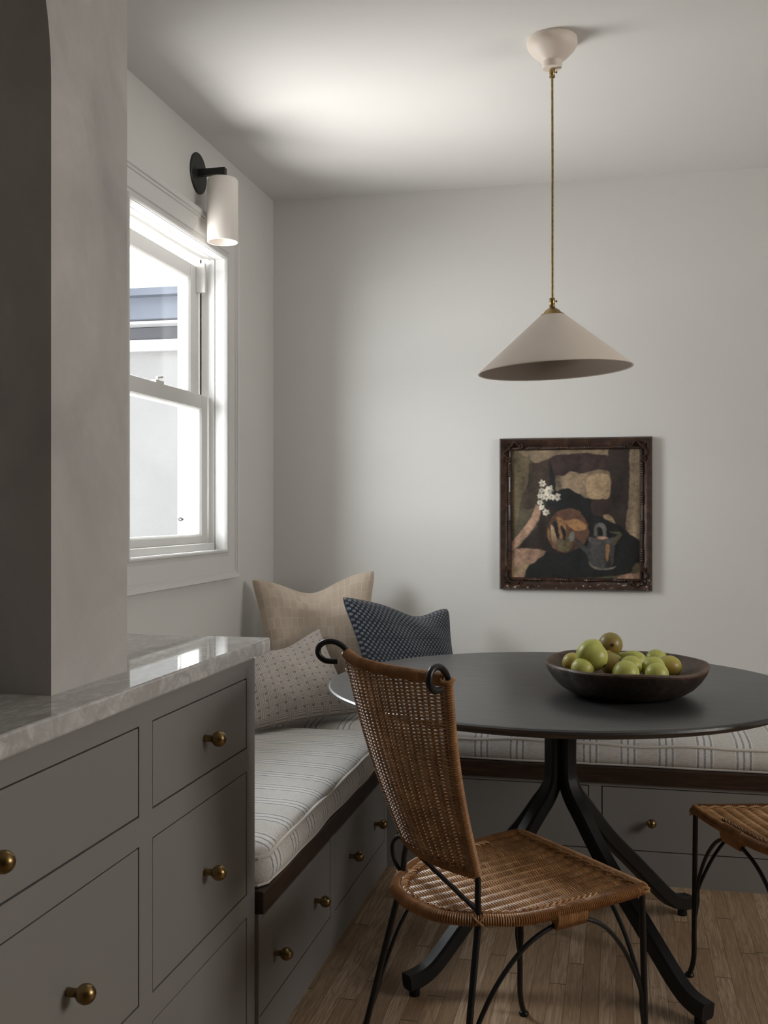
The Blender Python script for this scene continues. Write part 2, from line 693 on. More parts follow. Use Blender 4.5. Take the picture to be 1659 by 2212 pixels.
# right-hand kitchen wall with an opening added for the fill light, outside the picture
b = MB()
b.box(XR, XR + .16, YF, 1.2, 0, ZC); b.box(XR, XR + .16, 2.5, YW, 0, ZC)
b.box(XR, XR + .16, 1.2, 2.5, 0, 1.1); b.box(XR, XR + .16, 1.2, 2.5, 2.2, ZC)
struct(b.build('wall_right', M['wall'], smooth=False), 'plain wall on the kitchen side of the room', 'wall')
b = MB(); b.box(XW - .16, XR + .16, YF - .15, YF, 0, ZC)
M['wall_kitchen'] = paint('low_bounce_paint', (.07, .07, .06), .6)  # unseen wall, paint darkened to keep bounce light off the arch jamb
struct(b.build('wall_front', M['wall_kitchen'], smooth=False), 'plain wall behind the viewpoint', 'wall')

# arched plaster wall standing on the counter
CT = .920                                            # counter top height
PX, PT = -.841, .125
PY0, PY1 = 1.452, 1.707
AR, AZ = .44, 1.86                                   # arch radius, springing height
AC = PY0 - AR
PYN = -.6
b = MB()
arc = [(PY0, CT)] + [(AC + AR * cos(a), AZ + AR * sin(a)) for a in [pi / 2 * i / 24 for i in range(25)]]
arc += [(AC - AR * sin(a), AZ + AR * cos(a)) for a in [pi / 2 * i / 24 for i in range(1, 25)]] + [(AC - AR, CT)]
# solid: split into quads between the arch outline and the outer rectangle
out = []
for (yy, zz) in arc:
    pass
def both(y, z):
    return [(PX, y, z), (PX - PT, y, z)]
# right pier, left pier
b.box(PX - PT, PX, PY0, PY1, CT, ZC)
b.box(PX - PT, PX, PYN, AC - AR, CT, ZC)
vs, fs = [], []
for (yy, zz) in arc[1:-1]:
    vs += [(PX, yy, zz), (PX - PT, yy, zz), (PX, yy, ZC), (PX - PT, yy, ZC)]
for i in range(len(arc) - 3):
    p, q = i * 4, i * 4 + 4
    fs += [(p, q, q + 2, p + 2), (p + 1, p + 3, q + 3, q + 1), (p, p + 1, q + 1, q)]
b.add(vs, fs)
struct(b.build('wall_partition', M['plaster'], smooth=True, angle=30),
       'rough grey plaster wall with an arched opening rising from the marble counter', 'wall')

# ------------------------------------------------------------------ window
WO = (XW, 0, 0); AY, BZ, NX = (0, 1, 0), (0, 0, 1), (1, 0, 0)
win = struct(empty('window_1', (XW, (OY0 + OY1) / 2, OZ0), 'white double-hung sash window in a moulded white casing', 'window'))
b = MB()
b.rect_frame(WO, AY, BZ, NX, OY0, OY1 - .008, OZ0 + .008, OZ1 - .004,
             [(0, 0), (0, .016), (.004, .020), (.010, .020), (.014, .015), (.024, .012), (.027, .017), (.078, .019), (.080, .023),
              (.088, .023), (.090, .028), (.104, .030), (.106, .026), (.106, 0)])
b.build('casing', M['trim'], win, smooth=False)
b = MB()   # jamb liner, stepped toward the sashes
b.rect_frame(WO, AY, BZ, NX, OY0 + .002, OY1 - .010, OZ0 + .004, OZ1 - .006,
             [(0, .012), (0, -.024), (.006, -.0245), (.006, -.0275), (.001, -.028), (.001, -.049), (.016, -.051), (.016, -.080), (.010, -.081), (.010, -.086), (.016, -.087), (.016, -.155), (.030, -.155), (.030, .012)])
b.build('jamb', M['trim'], win, smooth=False)
b = MB()
b.box(XW - .060, XW - .026, OY0, OY1 - .01, OZ0, OZ0 + .030)
b.box(XW - .15, XW - .050, OY0, OY1 - .01, OZ0, OZ0 + .022)
b.build('sill', M['trim'], win, smooth=False, bevel=.003)
b = MB()
b.box(XW - .05, XW - .004, OY0, OY0 + .026, OZ0 + .01, OZ1 - .012)
b.build('inner_stop', M['trim'], win, smooth=False, bevel=.002)
# lower sash
def sash(xf, y0, y1, z0, z1, st, bot, top, nm):
    b = MB()
    t = .034
    b.box(xf - t, xf, y0, y0 + st, z0, z1); b.box(xf - t, xf, y1 - st, y1, z0, z1)
    b.box(xf - t, xf, y0 + st, y1 - st, z0, z0 + bot); b.box(xf - t, xf, y0 + st, y1 - st, z1 - top, z1)
    b.rect_frame((xf, 0, 0), AY, BZ, NX, y0 + st, y1 - st, z0 + bot, z1 - top, [(0, -.001), (-.007, -.008), (-.007, -.026), (0, -.026)])
    o = b.build(nm, M['trim'], win, smooth=False, bevel=.002)
    g = MB(); g.box(xf - .020, xf - .016, y0 + st - .004, y1 - st + .004, z0 + bot - .004, z1 - top + .004)
    g.build('pane', M['glass'], o, smooth=False)
    return o
low = sash(XW - .053, OY0 + .008, OY1 - .012, OZ0 + .030, 1.613, .052, .026, .050, 'lower_sash')
upp = sash(XW - .088, OY0 + .008, OY1 - .012, 1.575, 2.075, .070, .045, .050, 'upper_sash')
b = MB()
b.box(XW - .075, XW - .056, 3.10, 3.16, 1.613, 1.622)
b.tube([(XW - .066, 3.13, 1.622), (XW - .066, 3.13, 1.632), (XW - .060, 3.155, 1.636)], .005, 8)
b.build('sash_lock', M['trim'], low)
b = MB()
b.tube([(XW - .064 + .005 * cos(a), 3.312 + .005 * cos(a), 1.175 + .005 * sin(a)) for a in [2 * pi * k / 14 for k in range(14)]], .0018, 6, closed=True)
b.tube([(XW - .066, 3.318, 1.175), (XW - .064, 3.338, 1.176)], .0018, 6)
b.build('pull_ring', M['bronze'], low)
b = MB(); b.box(XW - .088, XW - .054, OY1 - .034, OY1 - .020, 1.98, OZ1 - .02)
b.build('sash_stop', M['trim'], win, smooth=False, bevel=.002)
b = MB()
b.rect_frame((XW - .16, 0, 0), AY, BZ, (-1, 0, 0), OY0 - .0, OY1 - .0, OZ0, OZ1, [(-.002, 0), (-.002, .012), (.004, .014), (.09, .014), (.09, 0)])
b.build('outer_casing', M['white_trim_out'], win, smooth=False)

# house next door, seen through the panes
nb = empty('neighbor_building', (-5, 7.2, -1), 'grey stucco house next door with blue-grey fascia seen through the window', 'building')
b = MB(); b.box(-11, -1.0, 7.0, 8.5, -1, 2.37); b.build('stucco_wall', M['stucco_gray'], nb, smooth=False)
b = MB(); b.box(-11.1, -.9, 6.95, 7.05, 2.35, 2.43); b.build('trim_board', M['white_trim_out'], nb, smooth=False)
b = MB(); b.box(-11.1, -.9, 6.97, 8.5, 2.43, 2.52); b.build('frieze', M['dark_siding'], nb, smooth=False)
b = MB(); b.box(-11.2, -.9, 6.85, 8.5, 2.525, 2.545); b.build('soffit_edge', M['white_trim_out'], nb, smooth=False)
b = MB(); b.box(-11.2, -.9, 6.80, 8.5, 2.55, 2.74); b.build('fascia', M['fascia_blue'], nb, smooth=False)
b = MB(); b.box(-11.2, -.9, 6.72, 6.80, 2.70, 2.75); b.build('gutter', M['fascia_blue'], nb, smooth=False)


# ------------------------------------------------------------------ knobs
def knob(o, axis, parent, s=1.0):
    b = MB()
    prof = [(.0, 0), (.0068, 0), (.0070, .001), (.0066, .002), (.0064, .010), (.0064, .015), (.0078, .0165)]
    R = .0148
    for i in range(13):
        a = -pi / 2 + .55 + (pi - .55) * i / 12
        prof.append((R * cos(a), .0285 + R * sin(a)))
    b.lathe([(r * s, h * s) for r, h in prof], o, axis, 20)
    return b.build('knob', M['brass'], parent, angle=50)


# ------------------------------------------------------------------ counter and drawer cabinets
XC = -.765                                            # cabinet face
def drawer_front(axis, face, a0, a1, z0, z1, parent, knobs, gap=.0030):
    """inset drawer front, its face flush with the frame"""
    b = MB()
    if axis == 'x':
        b.box(face - .022, face - .0004, a0 + gap, a1 - gap, z0 + gap, z1 - gap)
    else:
        b.box(a0 + gap, a1 - gap, face + .0004, face + .022, z0 + gap, z1 - gap)
    o = b.build('drawer', M['cabinet'], parent, smooth=False, bevel=.0008)
    for ka, kz in knobs:
        p = (face, ka, kz) if axis == 'x' else (ka, face, kz)
        knob(p, (1, 0, 0) if axis == 'x' else (0, -1, 0), o)
    return o


def face_frame(axis, face, depth_to, a0, a1, z0, z1, holes, parent, name='face_frame', th=.022):
    """front frame with drawer openings, plus carcass behind"""
    b = MB()
    zs = sorted({z0, z1, *[h[2] for h in holes], *[h[3] for h in holes]})
    as_ = sorted({a0, a1, *[h[0] for h in holes], *[h[1] for h in holes]})
    for i in range(len(as_) - 1):
        for j in range(len(zs) - 1):
            ca, cz = (as_[i] + as_[i + 1]) / 2, (zs[j] + zs[j + 1]) / 2
            if any(h[0] < ca < h[1] and h[2] < cz < h[3] for h in holes):
                continue
            q = (as_[i], as_[i + 1], zs[j], zs[j + 1])
            if axis == 'x':
                b.box(face - th, face, q[0], q[1], q[2], q[3])
            else:
                b.box(q[0], q[1], face, face + th, q[2], q[3])
    b.build(name, M['cabinet'], parent, smooth=False)
    c = MB()
    if axis == 'x':
        c.box(depth_to, face - th, a0, a1, z0, z1)
    else:
        c.box(a0, a1, face + th, depth_to, z0, z1)
    c.build('carcass', [M['dark_gap']], parent, smooth=False)


def cabinet(y0, y1, d0, d1, rows, label, knobset):
    t = empty('drawer_cabinet', (XC - .3, (y0 + y1) / 2, 0), label, 'cabinet', 'drawer cabinets under the marble counter')
    holes = [(d0, d1, a, c) for a, c in rows]
    face_frame('x', XC, XC - .57, y0, y1, 0, CT - .034, holes, t)
    for (a, c), ks in zip(rows, knobset):
        drawer_front('x', XC, d0, d1, a, c, t, [(k, (a + c) / 2 - .004) for k in ks])
    return t


rows = [(.698, .848), (.387, .650), (.085, .340)]
cR = cabinet(1.6215, 2.160, 1.646, 2.110, rows, 'grey-taupe drawer cabinet at the counter end next to the bench',
             [[1.878], [1.878], [1.878]])
b = MB(); b.box(XC - .59, XC - .001, 2.1605, 2.1615, 0, CT - .034)
b.build('end_panel', M['cabinet'], cR, smooth=False)
cL = cabinet(.70, 1.6215, .724, 1.596, rows, 'wide grey-taupe drawer cabinet below the plaster wall, partly out of frame',
             [[1.160], [.95, 1.365], [.95, 1.365]])

b = MB(); b.box(XW + .002, -.753, -.6, 2.232, CT - .033, CT)
ct = b.build('countertop', M['marble'], smooth=False, bevel=.004)
tag(ct, 'polished grey-veined marble countertop over the drawer cabinets', 'countertop')

# ------------------------------------------------------------------ bench
XB, YB = -.758, 3.476
ZB = .325
lb = empty('storage_bench', (-1.05, 2.8, 0), 'built-in drawer bench along the window wall', 'bench', 'built-in benches in the corner')
hol = [(2.172, 2.752, .098, .312), (2.800, 3.432, .098, .312)]
face_frame('x', XB, XW + .004, 2.166, YB - .002, 0, ZB, hol, lb)
drawer_front('x', XB, *hol[0], lb, [(2.275, .198), (2.602, .198)])
drawer_front('x', XB, *hol[1], lb, [(2.962, .198), (3.285, .198)])
b = MB(); b.box(XW + .004, XB + .012, 2.166, YB - .014, ZB, ZB + .050)
b.build('seat_board', M['walnut'], lb, smooth=False, bevel=.003)
bb = empty('storage_bench', (.2, 3.8, 0), 'built-in drawer bench along the back wall under the painting', 'bench', 'built-in benches in the corner')
hol = [(-.724, -.086, .107, .312), (-.046, .592, .107, .312), (.632, 1.27, .107, .312)]
face_frame('y', YB, YW - .004, XW + .004, 1.60, 0, ZB, hol, bb)
drawer_front('y', YB, *hol[0], bb, [(-.567, .206), (-.243, .206)])
drawer_front('y', YB, *hol[1], bb, [(.111, .206), (.435, .206)])
drawer_front('y', YB, *hol[2], bb, [(.789, .206), (1.113, .206)])
b = MB(); b.box(XW + .004, 1.60, YB - .012, YW - .004, ZB, ZB + .050)
b.build('seat_board', M['walnut'], bb, smooth=False, bevel=.003)


# ------------------------------------------------------------------ seat cushions
def rrect(x0, x1, y0, y1, r, n=6):
    pts = []
    for cx, cy, a0 in ((x1 - r, y1 - r, 0), (x0 + r, y1 - r, pi / 2), (x0 + r, y0 + r, pi), (x1 - r, y0 + r, 1.5 * pi)):
        for k in range(n + 1):
            a = a0 + pi / 2 * k / n
            pts.append((cx + r * cos(a), cy + r * sin(a)))
    return pts


def seat_cushion(x0, x1, y0, y1, z0, z1, dome, mat, label, seed):
    rnd = random.Random(seed)
    ring = [p for p in resample([(x, y, 0) for x, y in rrect(x0, x1, y0, y1, .035)], .03, True)]
    ph = [rnd.uniform(0, 6) for _ in range(4)]
    def wob(p):
        s = p.x * 1.0 + p.y
        return .0035 * sin(s * 11 + ph[0]) + .0025 * sin(s * 23 + ph[1])
    cx, cy = (x0 + x1) / 2, (y0 + y1) / 2
    b = MB()
    n = len(ring)
    lv = []
    # side boxing
    for t, bul in ((0, -.004), (.25, .006), (.5, .009), (.75, .006), (1, -.002)):
        row = []
        for p in ring:
            d = V((p.x - cx, p.y - cy, 0))
            sx = (x1 - x0) / 2; sy = (y1 - y0) / 2
            e = V((1 if abs(d.x) > sx - .036 else 0, 1 if abs(d.y) > sy - .036 else 0, 0))
            e = V((e.x * (1 if d.x > 0 else -1), e.y * (1 if d.y > 0 else -1), 0))
            if e.length > 0:
                e.normalize()
            row.append(V((p.x, p.y, z0 + (z1 - z0) * t + wob(p) * t)) + e * (bul + wob(p) * .6))
        lv.append(row)
    # domed top rows shrinking inward
    for s, h in ((.985, .30), (.955, .55), (.90, .78), (.80, .92), (.6, .99), (.35, 1), (.12, 1)):
        row = []
        for p in ring:
            # shrink by absolute inset so long cushions keep an even edge
            ins = (1 - s) * (min(x1 - x0, y1 - y0) / 2)
            qx = cx + (p.x - cx) * max(.02, 1 - ins / ((x1 - x0) / 2)) if (x1 - x0) > 0 else p.x
            qy = cy + (p.y - cy) * max(.02, 1 - ins / ((y1 - y0) / 2))
            row.append(V((qx, qy, z1 + dome * h + wob(p) * (1 - h) + .003 * sin(qx * 9 + ph[2]) * sin(qy * 7 + ph[3]))))
        lv.append(row)
    vs = [p for row in lv for p in row]
    fs = [(i * n + k, i * n + (k + 1) % n, (i + 1) * n + (k + 1) % n, (i + 1) * n + k) for i in range(len(lv) - 1) for k in range(n)]
    fs.append(tuple((len(lv) - 1) * n + k for k in range(n)))
    fs.append(tuple(reversed(range(n))))
    b.add(vs, fs)
    o = b.build('seat_cushion', mat, smooth=True, angle=80)
    tag(o, label, 'cushion', 'striped seat cushions on the bench')
    t = MB()
    t.tube(lv[4], .0055, 8, closed=True)
    t.tube([p + V((0, 0, .004)) for p in lv[0]], .005, 8, closed=True)
    t.build('piping', M['piping'], o)
    return o


seat_cushion(XW + .012, XB + .010, 2.178, YB - .030, ZB + .052, .446, .028, M['stripe_across'],
             'striped linen seat cushion on the bench below the window', 3)
seat_cushion(XW + .012, 1.58, YB + .004, YW - .012, ZB + .052, .446, .026, M['stripe_along'],
             'striped linen seat cushion on the bench behind the table', 5)


# ------------------------------------------------------------------ throw pillows
def cam_pt(u, v, d):
    fw = V((-sin(YAW), cos(YAW), 0)); rt = V((cos(YAW), sin(YAW), 0))
    return V((0, 0, CAM_H)) + fw * d + rt * ((u - 829.5) / F_PX * d) + V((0, 0, 1)) * ((1106 - v) / F_PX * d)


def pillow(corners, thick, mat, label, dents=(), pinch=.055, seed=1, n=36, uvr=1.0):
    """corners TL, TR, BR, BL in space; the face looks toward the viewer"""
    TL, TR, BR, BL = [V(c) for c in corners]
    nrm = (TR - TL).cross(BL - TL).normalized()
    if nrm.y > 0:
        nrm = -nrm
    rnd = random.Random(seed)
    ph = [rnd.uniform(0, 6) for _ in range(6)]
    vs, uv = [], []
    def pt(s, t, side):
        a, c = 2 * s - 1, 2 * t - 1
        # edges draw inward between the stuffed corners
        s2 = .5 + (s - .5) * (1 - pinch * 1.6 * (1 - c * c))
        t2 = .5 + (t - .5) * (1 - pinch * 1.6 * (1 - a * a))
        for (ds, dt, w, amt) in dents:
            k = math.exp(-((s - ds) ** 2 + (t - dt) ** 2 * .6) / (w * w))
            t2 += amt * k * (1 if t < .5 else 0) * (1 - t)
        rc = 1 - .034 * abs(a * c) ** 9
        s2, t2 = .5 + (s2 - .5) * rc, .5 + (t2 - .5) * rc
        p = TL.lerp(TR, s2).lerp(BL.lerp(BR, s2), t2)
        prof = max(0, (1 - abs(a) ** 2.6)) ** .62 * max(0, (1 - abs(c) ** 2.6)) ** .62
        puff = (abs(a) ** 3 * abs(c) ** 3) * max(0, 1 - abs(a) ** 10) ** .5 * max(0, 1 - abs(c) ** 10) ** .5
        h = thick * (prof + .16 * (1 - max(abs(a), abs(c)) ** 10) ** .5 + .34 * puff)
        wr = .006 * sin(7 * s + 5 * t + ph[0]) * prof + .004 * sin(15 * s - 11 * t + ph[1]) * prof
        return p + nrm * side * (h + wr)
    for side in (1, -1):
        for j in range(n + 1):
            for i in range(n + 1):
                vs.append(pt(i / n, j / n, side)); uv.append((i / n * uvr, 1 - j / n))
    fs = []
    q = (n + 1) ** 2
    for j in range(n):
        for i in range(n):
            k = j * (n + 1) + i
            f = (k, k + n + 1, k + n + 2, k + 1)
            fs.append(f); fs.append(tuple(q + x for x in reversed(f)))
    rim = [i for i in range(n + 1)] + [(j + 1) * (n + 1) - 1 for j in range(1, n + 1)] + [n * (n + 1) + i for i in range(n - 1, -1, -1)] + [j * (n + 1) for j in range(n - 1, 0, -1)]
    for a, c in zip(rim, rim[1:] + rim[:1]):
        fs.append((a, c, q + c, q + a))
    b = MB(); b.uv = uv
    b.add(vs, fs)
    o = b.build('throw_pillow', mat, smooth=True, angle=70)
    tag(o, label, 'pillow', 'throw pillows in the bench corner')
    sm = MB()
    sm.tube([(V(vs[a]) + V(vs[q + a])) * .5 for a in rim], .0012, 5, closed=True)
    sm.build('seam', mat, o)
    return o


pillow([cam_pt(540, 1249, 3.93), cam_pt(812, 1229, 4.06), cam_pt(800, 1520, 3.83), cam_pt(585, 1515, 3.76)], .060, M['beige'],
       'large beige patchwork pillow leaning in the corner behind the others', dents=[(.46, 0, .24, .115)], seed=2)
pillow([cam_pt(736, 1287, 3.70), cam_pt(968, 1311, 3.98), cam_pt(1000, 1530, 3.80), cam_pt(812, 1535, 3.62)], .055, M['navy'],
       'navy blue checked woven pillow against the back wall', dents=[(.66, 0, .22, .10)], seed=4, pinch=.045)
pillow([cam_pt(500, 1428, 3.60), cam_pt(692, 1356, 3.80), cam_pt(776, 1541, 3.70), cam_pt(540, 1580, 3.42)], .060, M['basket'],
       'pale pillow with grey basket-weave print beside the counter', dents=[(.55, 0, .2, .06)], seed=6)

# ------------------------------------------------------------------ painting
PYF = YW - .004
pf = empty('framed_painting', (-.154, YW - .02, .90), 'dark still-life painting of flowers and jugs in a worn carved frame on the wall', 'painting')
fx0, fx1, fz0, fz1 = -.443, .134, .900, 1.486
fw_ = .047
b = MB()
prof = [(0, 0), (0, .012), (.004, .018), (.010, .016), (.013, .011), (.020, .014), (.030, .024), (.040, .026), (.045, .020), (.047, .010), (.047, 0)]
b.rect_frame((0, PYF, 0), (1, 0, 0), (0, 0, 1), (0, -1, 0), fx0 + fw_, fx1 - fw_, fz0 + fw_, fz1 - fw_, prof)
b.build('picture_frame', M['frame'], pf, angle=50)
fr_o = COL.objects[-1] if False else [o for o in pf.children if o.name.startswith('picture_frame')][0]
ix0, ix1, iz0, iz1 = fx0 + fw_, fx1 - fw_, fz0 + fw_, fz1 - fw_
def bead(x, z, r=.0042):
    b.lathe([(r * cos(a), r * sin(a)) for a in [-pi / 2 + pi * k / 6 for k in range(7)]], (x, PYF - .016, z), (0, -1, 0), 8)
for g in range(4):
    for side in range(4):
        b = MB()
        for k in range(6):
            t = (.14 + g * .22) + k * .017
            x_, z_ = ix0 + (ix1 - ix0) * t, iz0 + (iz1 - iz0) * t
            bead(*((x_, iz1 + .008), (x_, iz0 - .008), (ix0 - .008, z_), (ix1 + .008, z_))[side], r=.0050)
        b.build('beading', M['frame'], fr_o)
for cx, cz, sx, sz in ((fx0, fz0, 1, 1), (fx1, fz0, -1, 1), (fx0, fz1, 1, -1), (fx1, fz1, -1, -1)):
    b = MB()
    for ax in (0, 1):
        pts = []
        for k in range(26):
            t = k / 25
            if t < .55:
                p = (.026 + .10 * t, .026 + .010 * sin(t * 14))
            else:
                a = (t - .55) / .45 * 5.2
                rr = .011 * (1 - .6 * (t - .55) / .45)
                p = (.081 + rr * sin(a) * 1.0, .026 + .008 - rr * cos(a) * .8)
            if ax:
                p = (p[1], p[0])
            pts.append((cx + sx * p[0], PYF - .025, cz + sz * p[1]))
        b.tube(pts, .0035, 6)
    b.build('corner_scroll', M['frame'], fr_o)

# canvas: patches of paint laid over one another
PIGC = dict(
    brown=(.040, .027, .018), umber=(.020, .014, .011), black=(.008, .0085, .009), tan=(.17, .125, .080), ochre=(.085, .066, .035),
    olive=(.055, .047, .028), maroon=(.030, .018, .016), rose=(.26, .16, .11), orange=(.22, .115, .05), straw=(.24, .17, .10),
    white=(.50, .46, .38), grey=(.075, .070, .065), steel=(.045, .044, .042), rust=(.085, .042, .026), pale=(.13, .12, .10))
shapes = [
 ('olive', [(245, 215), (1385, 215), (1385, 1390), (245, 1390)]),
 ('ochre', [(250, 230), (360, 225), (450, 330), (420, 480), (330, 700), (290, 950), (250, 980)]),
 ('brown', [(420, 330), (600, 300), (640, 560), (520, 700), (420, 760), (340, 720), (400, 500)]),
 ('tan', [(350, 215), (1140, 215), (1130, 300), (960, 262), (780, 262), (600, 300), (470, 335), (400, 290)]),
 ('maroon', [(590, 300), (760, 262), (960, 260), (1130, 310), (1150, 640), (1120, 900), (900, 900), (620, 560)]),
 ('umber', [(1110, 230), (1300, 225), (1310, 800), (1260, 960), (1130, 880), (1120, 560)]),
 ('tan', [(1295, 230), (1378, 240), (1378, 1030), (1260, 940), (1290, 600)]),
 ('tan', [(635, 470), (720, 455), (780, 415), (860, 440), (960, 420), (1050, 405), (1120, 445), (1112, 660), (1020, 680), (930, 665), (800, 600), (720, 580), (640, 590)]),
 ('straw', [(930, 470), (1112, 450), (1112, 655), (1020, 675), (930, 640)]),
 ('black', [(600, 330), (640, 480), (650, 600), (740, 565), (850, 620), (900, 660), (1100, 690), (1110, 780), (900, 900), (620, 860), (560, 700), (590, 500)]),
 ('maroon', [(960, 690), (1100, 680), (1110, 800), (990, 830)]),
 ('umber', [(520, 740), (480, 920), (310, 1130), (560, 1150), (760, 1180), (800, 900), (640, 760)]),
 ('rose', [(465, 720), (510, 770), (480, 880), (400, 1000), (300, 1110), (255, 1140), (258, 1060), (330, 970), (430, 830)]),
 ('black', [(880, 830), (1080, 830), (1200, 900), (1300, 990), (1390, 1060), (1390, 1300), (1240, 1350), (800, 1390), (360, 1385), (380, 1320), (560, 1150), (760, 1160), (900, 1000)]),
 ('rose', [(255, 1150), (420, 1120), (550, 1150), (470, 1230), (390, 1290), (360, 1385), (255, 1385)]),
 ('straw', [(262, 1300), (340, 1270), (420, 1230), (360, 1340), (262, 1370)]),
 ('rose', [(1190, 1390), (1240, 1350), (1385, 1320), (1385, 1390)]),
 ('ochre', [(1330, 1270), (1385, 1240), (1385, 1320), (1310, 1340)]),
 ('straw', [(1060, 820), (1110, 808), (1160, 860), (1170, 890), (1100, 860)]),
 # striped jug
 ('rust', [(640, 800), (740, 760), (850, 790), (930, 900), (930, 1010), (860, 1100), (740, 1150), (640, 1120), (570, 1010), (575, 900)]),
 ('rust', [(680, 775), (760, 755), (850, 775), (850, 820), (740, 850), (670, 830)]),
 ('orange', [(650, 830), (720, 860), (740, 960), (700, 1050), (650, 960), (670, 890)]),
 ('orange', [(720, 870), (850, 860), (920, 930), (830, 960), (790, 940)]),
 ('straw', [(600, 900), (640, 950), (660, 1080), (610, 1030)]),
 ('orange', [(575, 930), (590, 960), (600, 1050), (575, 1010)]),
 ('ochre', [(650, 1050), (750, 1010), (790, 1090), (740, 1145), (660, 1120)]),
 ('black', [(690, 900), (740, 960), (720, 1050), (700, 980)]),
 ('black', [(620, 880), (660, 880), (680, 1040), (640, 970)]),
 # watering can
 ('steel', [(940, 1040), (1150, 1040), (1140, 1280), (1080, 1300), (980, 1290), (940, 1230)]),
 ('grey', [(945, 1010), (1040, 1035), (1160, 1015), (1150, 1060), (1040, 1080), (945, 1060)]),
 ('pale', [(940, 1235), (980, 1280), (1080, 1296), (1180, 1270), (1120, 1305), (1000, 1308), (945, 1270)]),
 ('orange', [(1085, 1090), (1115, 1085), (1110, 1220), (1090, 1215)]),
 ('grey', [(985, 1000), (985, 930), (1020, 885), (1070, 895), (1095, 950), (1090, 1010), (1065, 1010), (1060, 950), (1030, 925), (1010, 950), (1015, 1005)]),
 ('rose', [(1005, 1015), (1060, 1000), (1110, 1020), (1040, 1032)]),
 ('steel', [(800, 1020), (830, 1030), (945, 1140), (945, 1180), (880, 1130)]),
 ('pale', [(760, 1010), (785, 968), (815, 985), (805, 1035), (775, 1055)]),
 ('olive', [(1120, 960), (1200, 960), (1215, 1000), (1160, 1090), (1150, 1030), (1180, 990)]),
]
rp = random.Random(11)
def flower(cx, cy, r):
    pts = []
    k0 = rp.uniform(0, 1)
    for k in range(12):
        a = 2 * pi * (k + k0) / 12
        rr = r * (1.0 if k % 2 == 0 else .66) * rp.uniform(.75, 1.1)
        pts.append((cx + rr * cos(a), cy + rr * sin(a)))
    shapes.append(('white', pts))
    shapes.append(('tan', [(cx + r * .2 * cos(a), cy + r * .2 * sin(a)) for a in [2 * pi * k / 6 for k in range(6)]]))
for cx, cy, r in ((528, 525, 40), (520, 590, 34), (585, 590, 52), (560, 645, 50), (655, 650, 45), (610, 650, 36), (505, 640, 30), (505, 700, 34), (520, 745, 32), (560, 790, 40)):
    flower(cx, cy, r)
import numpy as np
GW, GH = 260, 268
gx_, gy_ = np.meshgrid(np.linspace(245, 1385, GW), np.linspace(215, 1390, GH))
rng = np.random.default_rng(5)
def smooth(a, n):
    for _ in range(n):
        p = np.pad(a, 1, mode='edge')
        a = (p[:-2, 1:-1] + p[2:, 1:-1] + p[1:-1, :-2] + p[1:-1, 2:] + 2 * a) / 6
    return a
def lowres(ny, nx):
    g = rng.normal(size=(ny, nx))
    g = np.stack([np.interp(np.linspace(0, nx - 1, GW), np.arange(nx), r_) for r_ in g])
    g = np.stack([np.interp(np.linspace(0, ny - 1, GH), np.arange(ny), c_) for c_ in g.T]).T
    return g / g.std()
jx, jy = lowres(34, 34) * 2.6, lowres(34, 34) * 2.6
img = np.zeros((GH, GW, 3))
for k, (nm, pts) in enumerate(shapes):
    fine_ = nm in ('white',) or (nm == 'tan' and len(pts) == 6)
    cv = pts if fine_ else [(p.x, p.y) for p in curve([(x, y, 0) for x, y in pts], 3, True)]
    X_, Y_ = (gx_, gy_) if fine_ else (gx_ + jx, gy_ + jy)
    ins = np.zeros((GH, GW), bool)
    for (x1, y1), (x2, y2) in zip(cv, cv[1:] + cv[:1]):
        if y1 == y2:
            continue
        c_ = ((y1 > Y_) != (y2 > Y_)) & (X_ < (x2 - x1) * (Y_ - y1) / (y2 - y1) + x1)
        ins ^= c_
    w = smooth(ins.astype(float), 1 if fine_ else 2)[..., None]
    tone = 1 + .20 * lowres(9, 22) + .10 * lowres(60, 50)
    img = img * (1 - w) + w * (np.array(PIGC[nm]) * 1.2) * np.clip(tone, .4, 1.8)[..., None]
img *= np.clip(1 + .07 * lowres(200, 90), .6, 1.5)[..., None]
b = MB()
vs = [(ix0 - .003 + (ix1 - ix0 + .006) * i / (GW - 1), PYF - .006, iz1 + .003 - (iz1 - iz0 + .006) * j / (GH - 1)) for j in range(GH) for i in range(GW)]
fs = [(j * GW + i, (j + 1) * GW + i, (j + 1) * GW + i + 1, j * GW + i + 1) for j in range(GH - 1) for i in range(GW - 1)]
q0 = len(vs)
vs += [(x, PYF, z) for x, z in ((ix0 - .003, iz0 - .003), (ix1 + .003, iz0 - .003), (ix1 + .003, iz1 + .003), (ix0 - .003, iz1 + .003))]
c4 = [(GH - 1) * GW, GH * GW - 1, GW - 1, 0]
fs += [(q0, q0 + 1, q0 + 2, q0 + 3)] + [(c4[k], c4[(k + 1) % 4], q0 + (k + 1) % 4, q0 + k) for k in range(4)]
b.add(vs, fs)
m = Mat('oil_paint', (.05, .04, .03), .5)
at = m.node('ShaderNodeVertexColor', layer_name='paint')
m.color(at.outputs[0])
m.bump(m.noise(scale=120, detail=4), .4, .0015)
cvs = b.build('canvas', m.m, pf, smooth=False)
att = cvs.data.color_attributes.new('paint', 'FLOAT_COLOR', 'POINT')
buf = np.ones((len(vs), 4)); buf[:GW * GH, :3] = img.reshape(-1, 3); buf[GW * GH:, :3] = .02
att.data.foreach_set('color', buf.astype(np.float32).ravel())

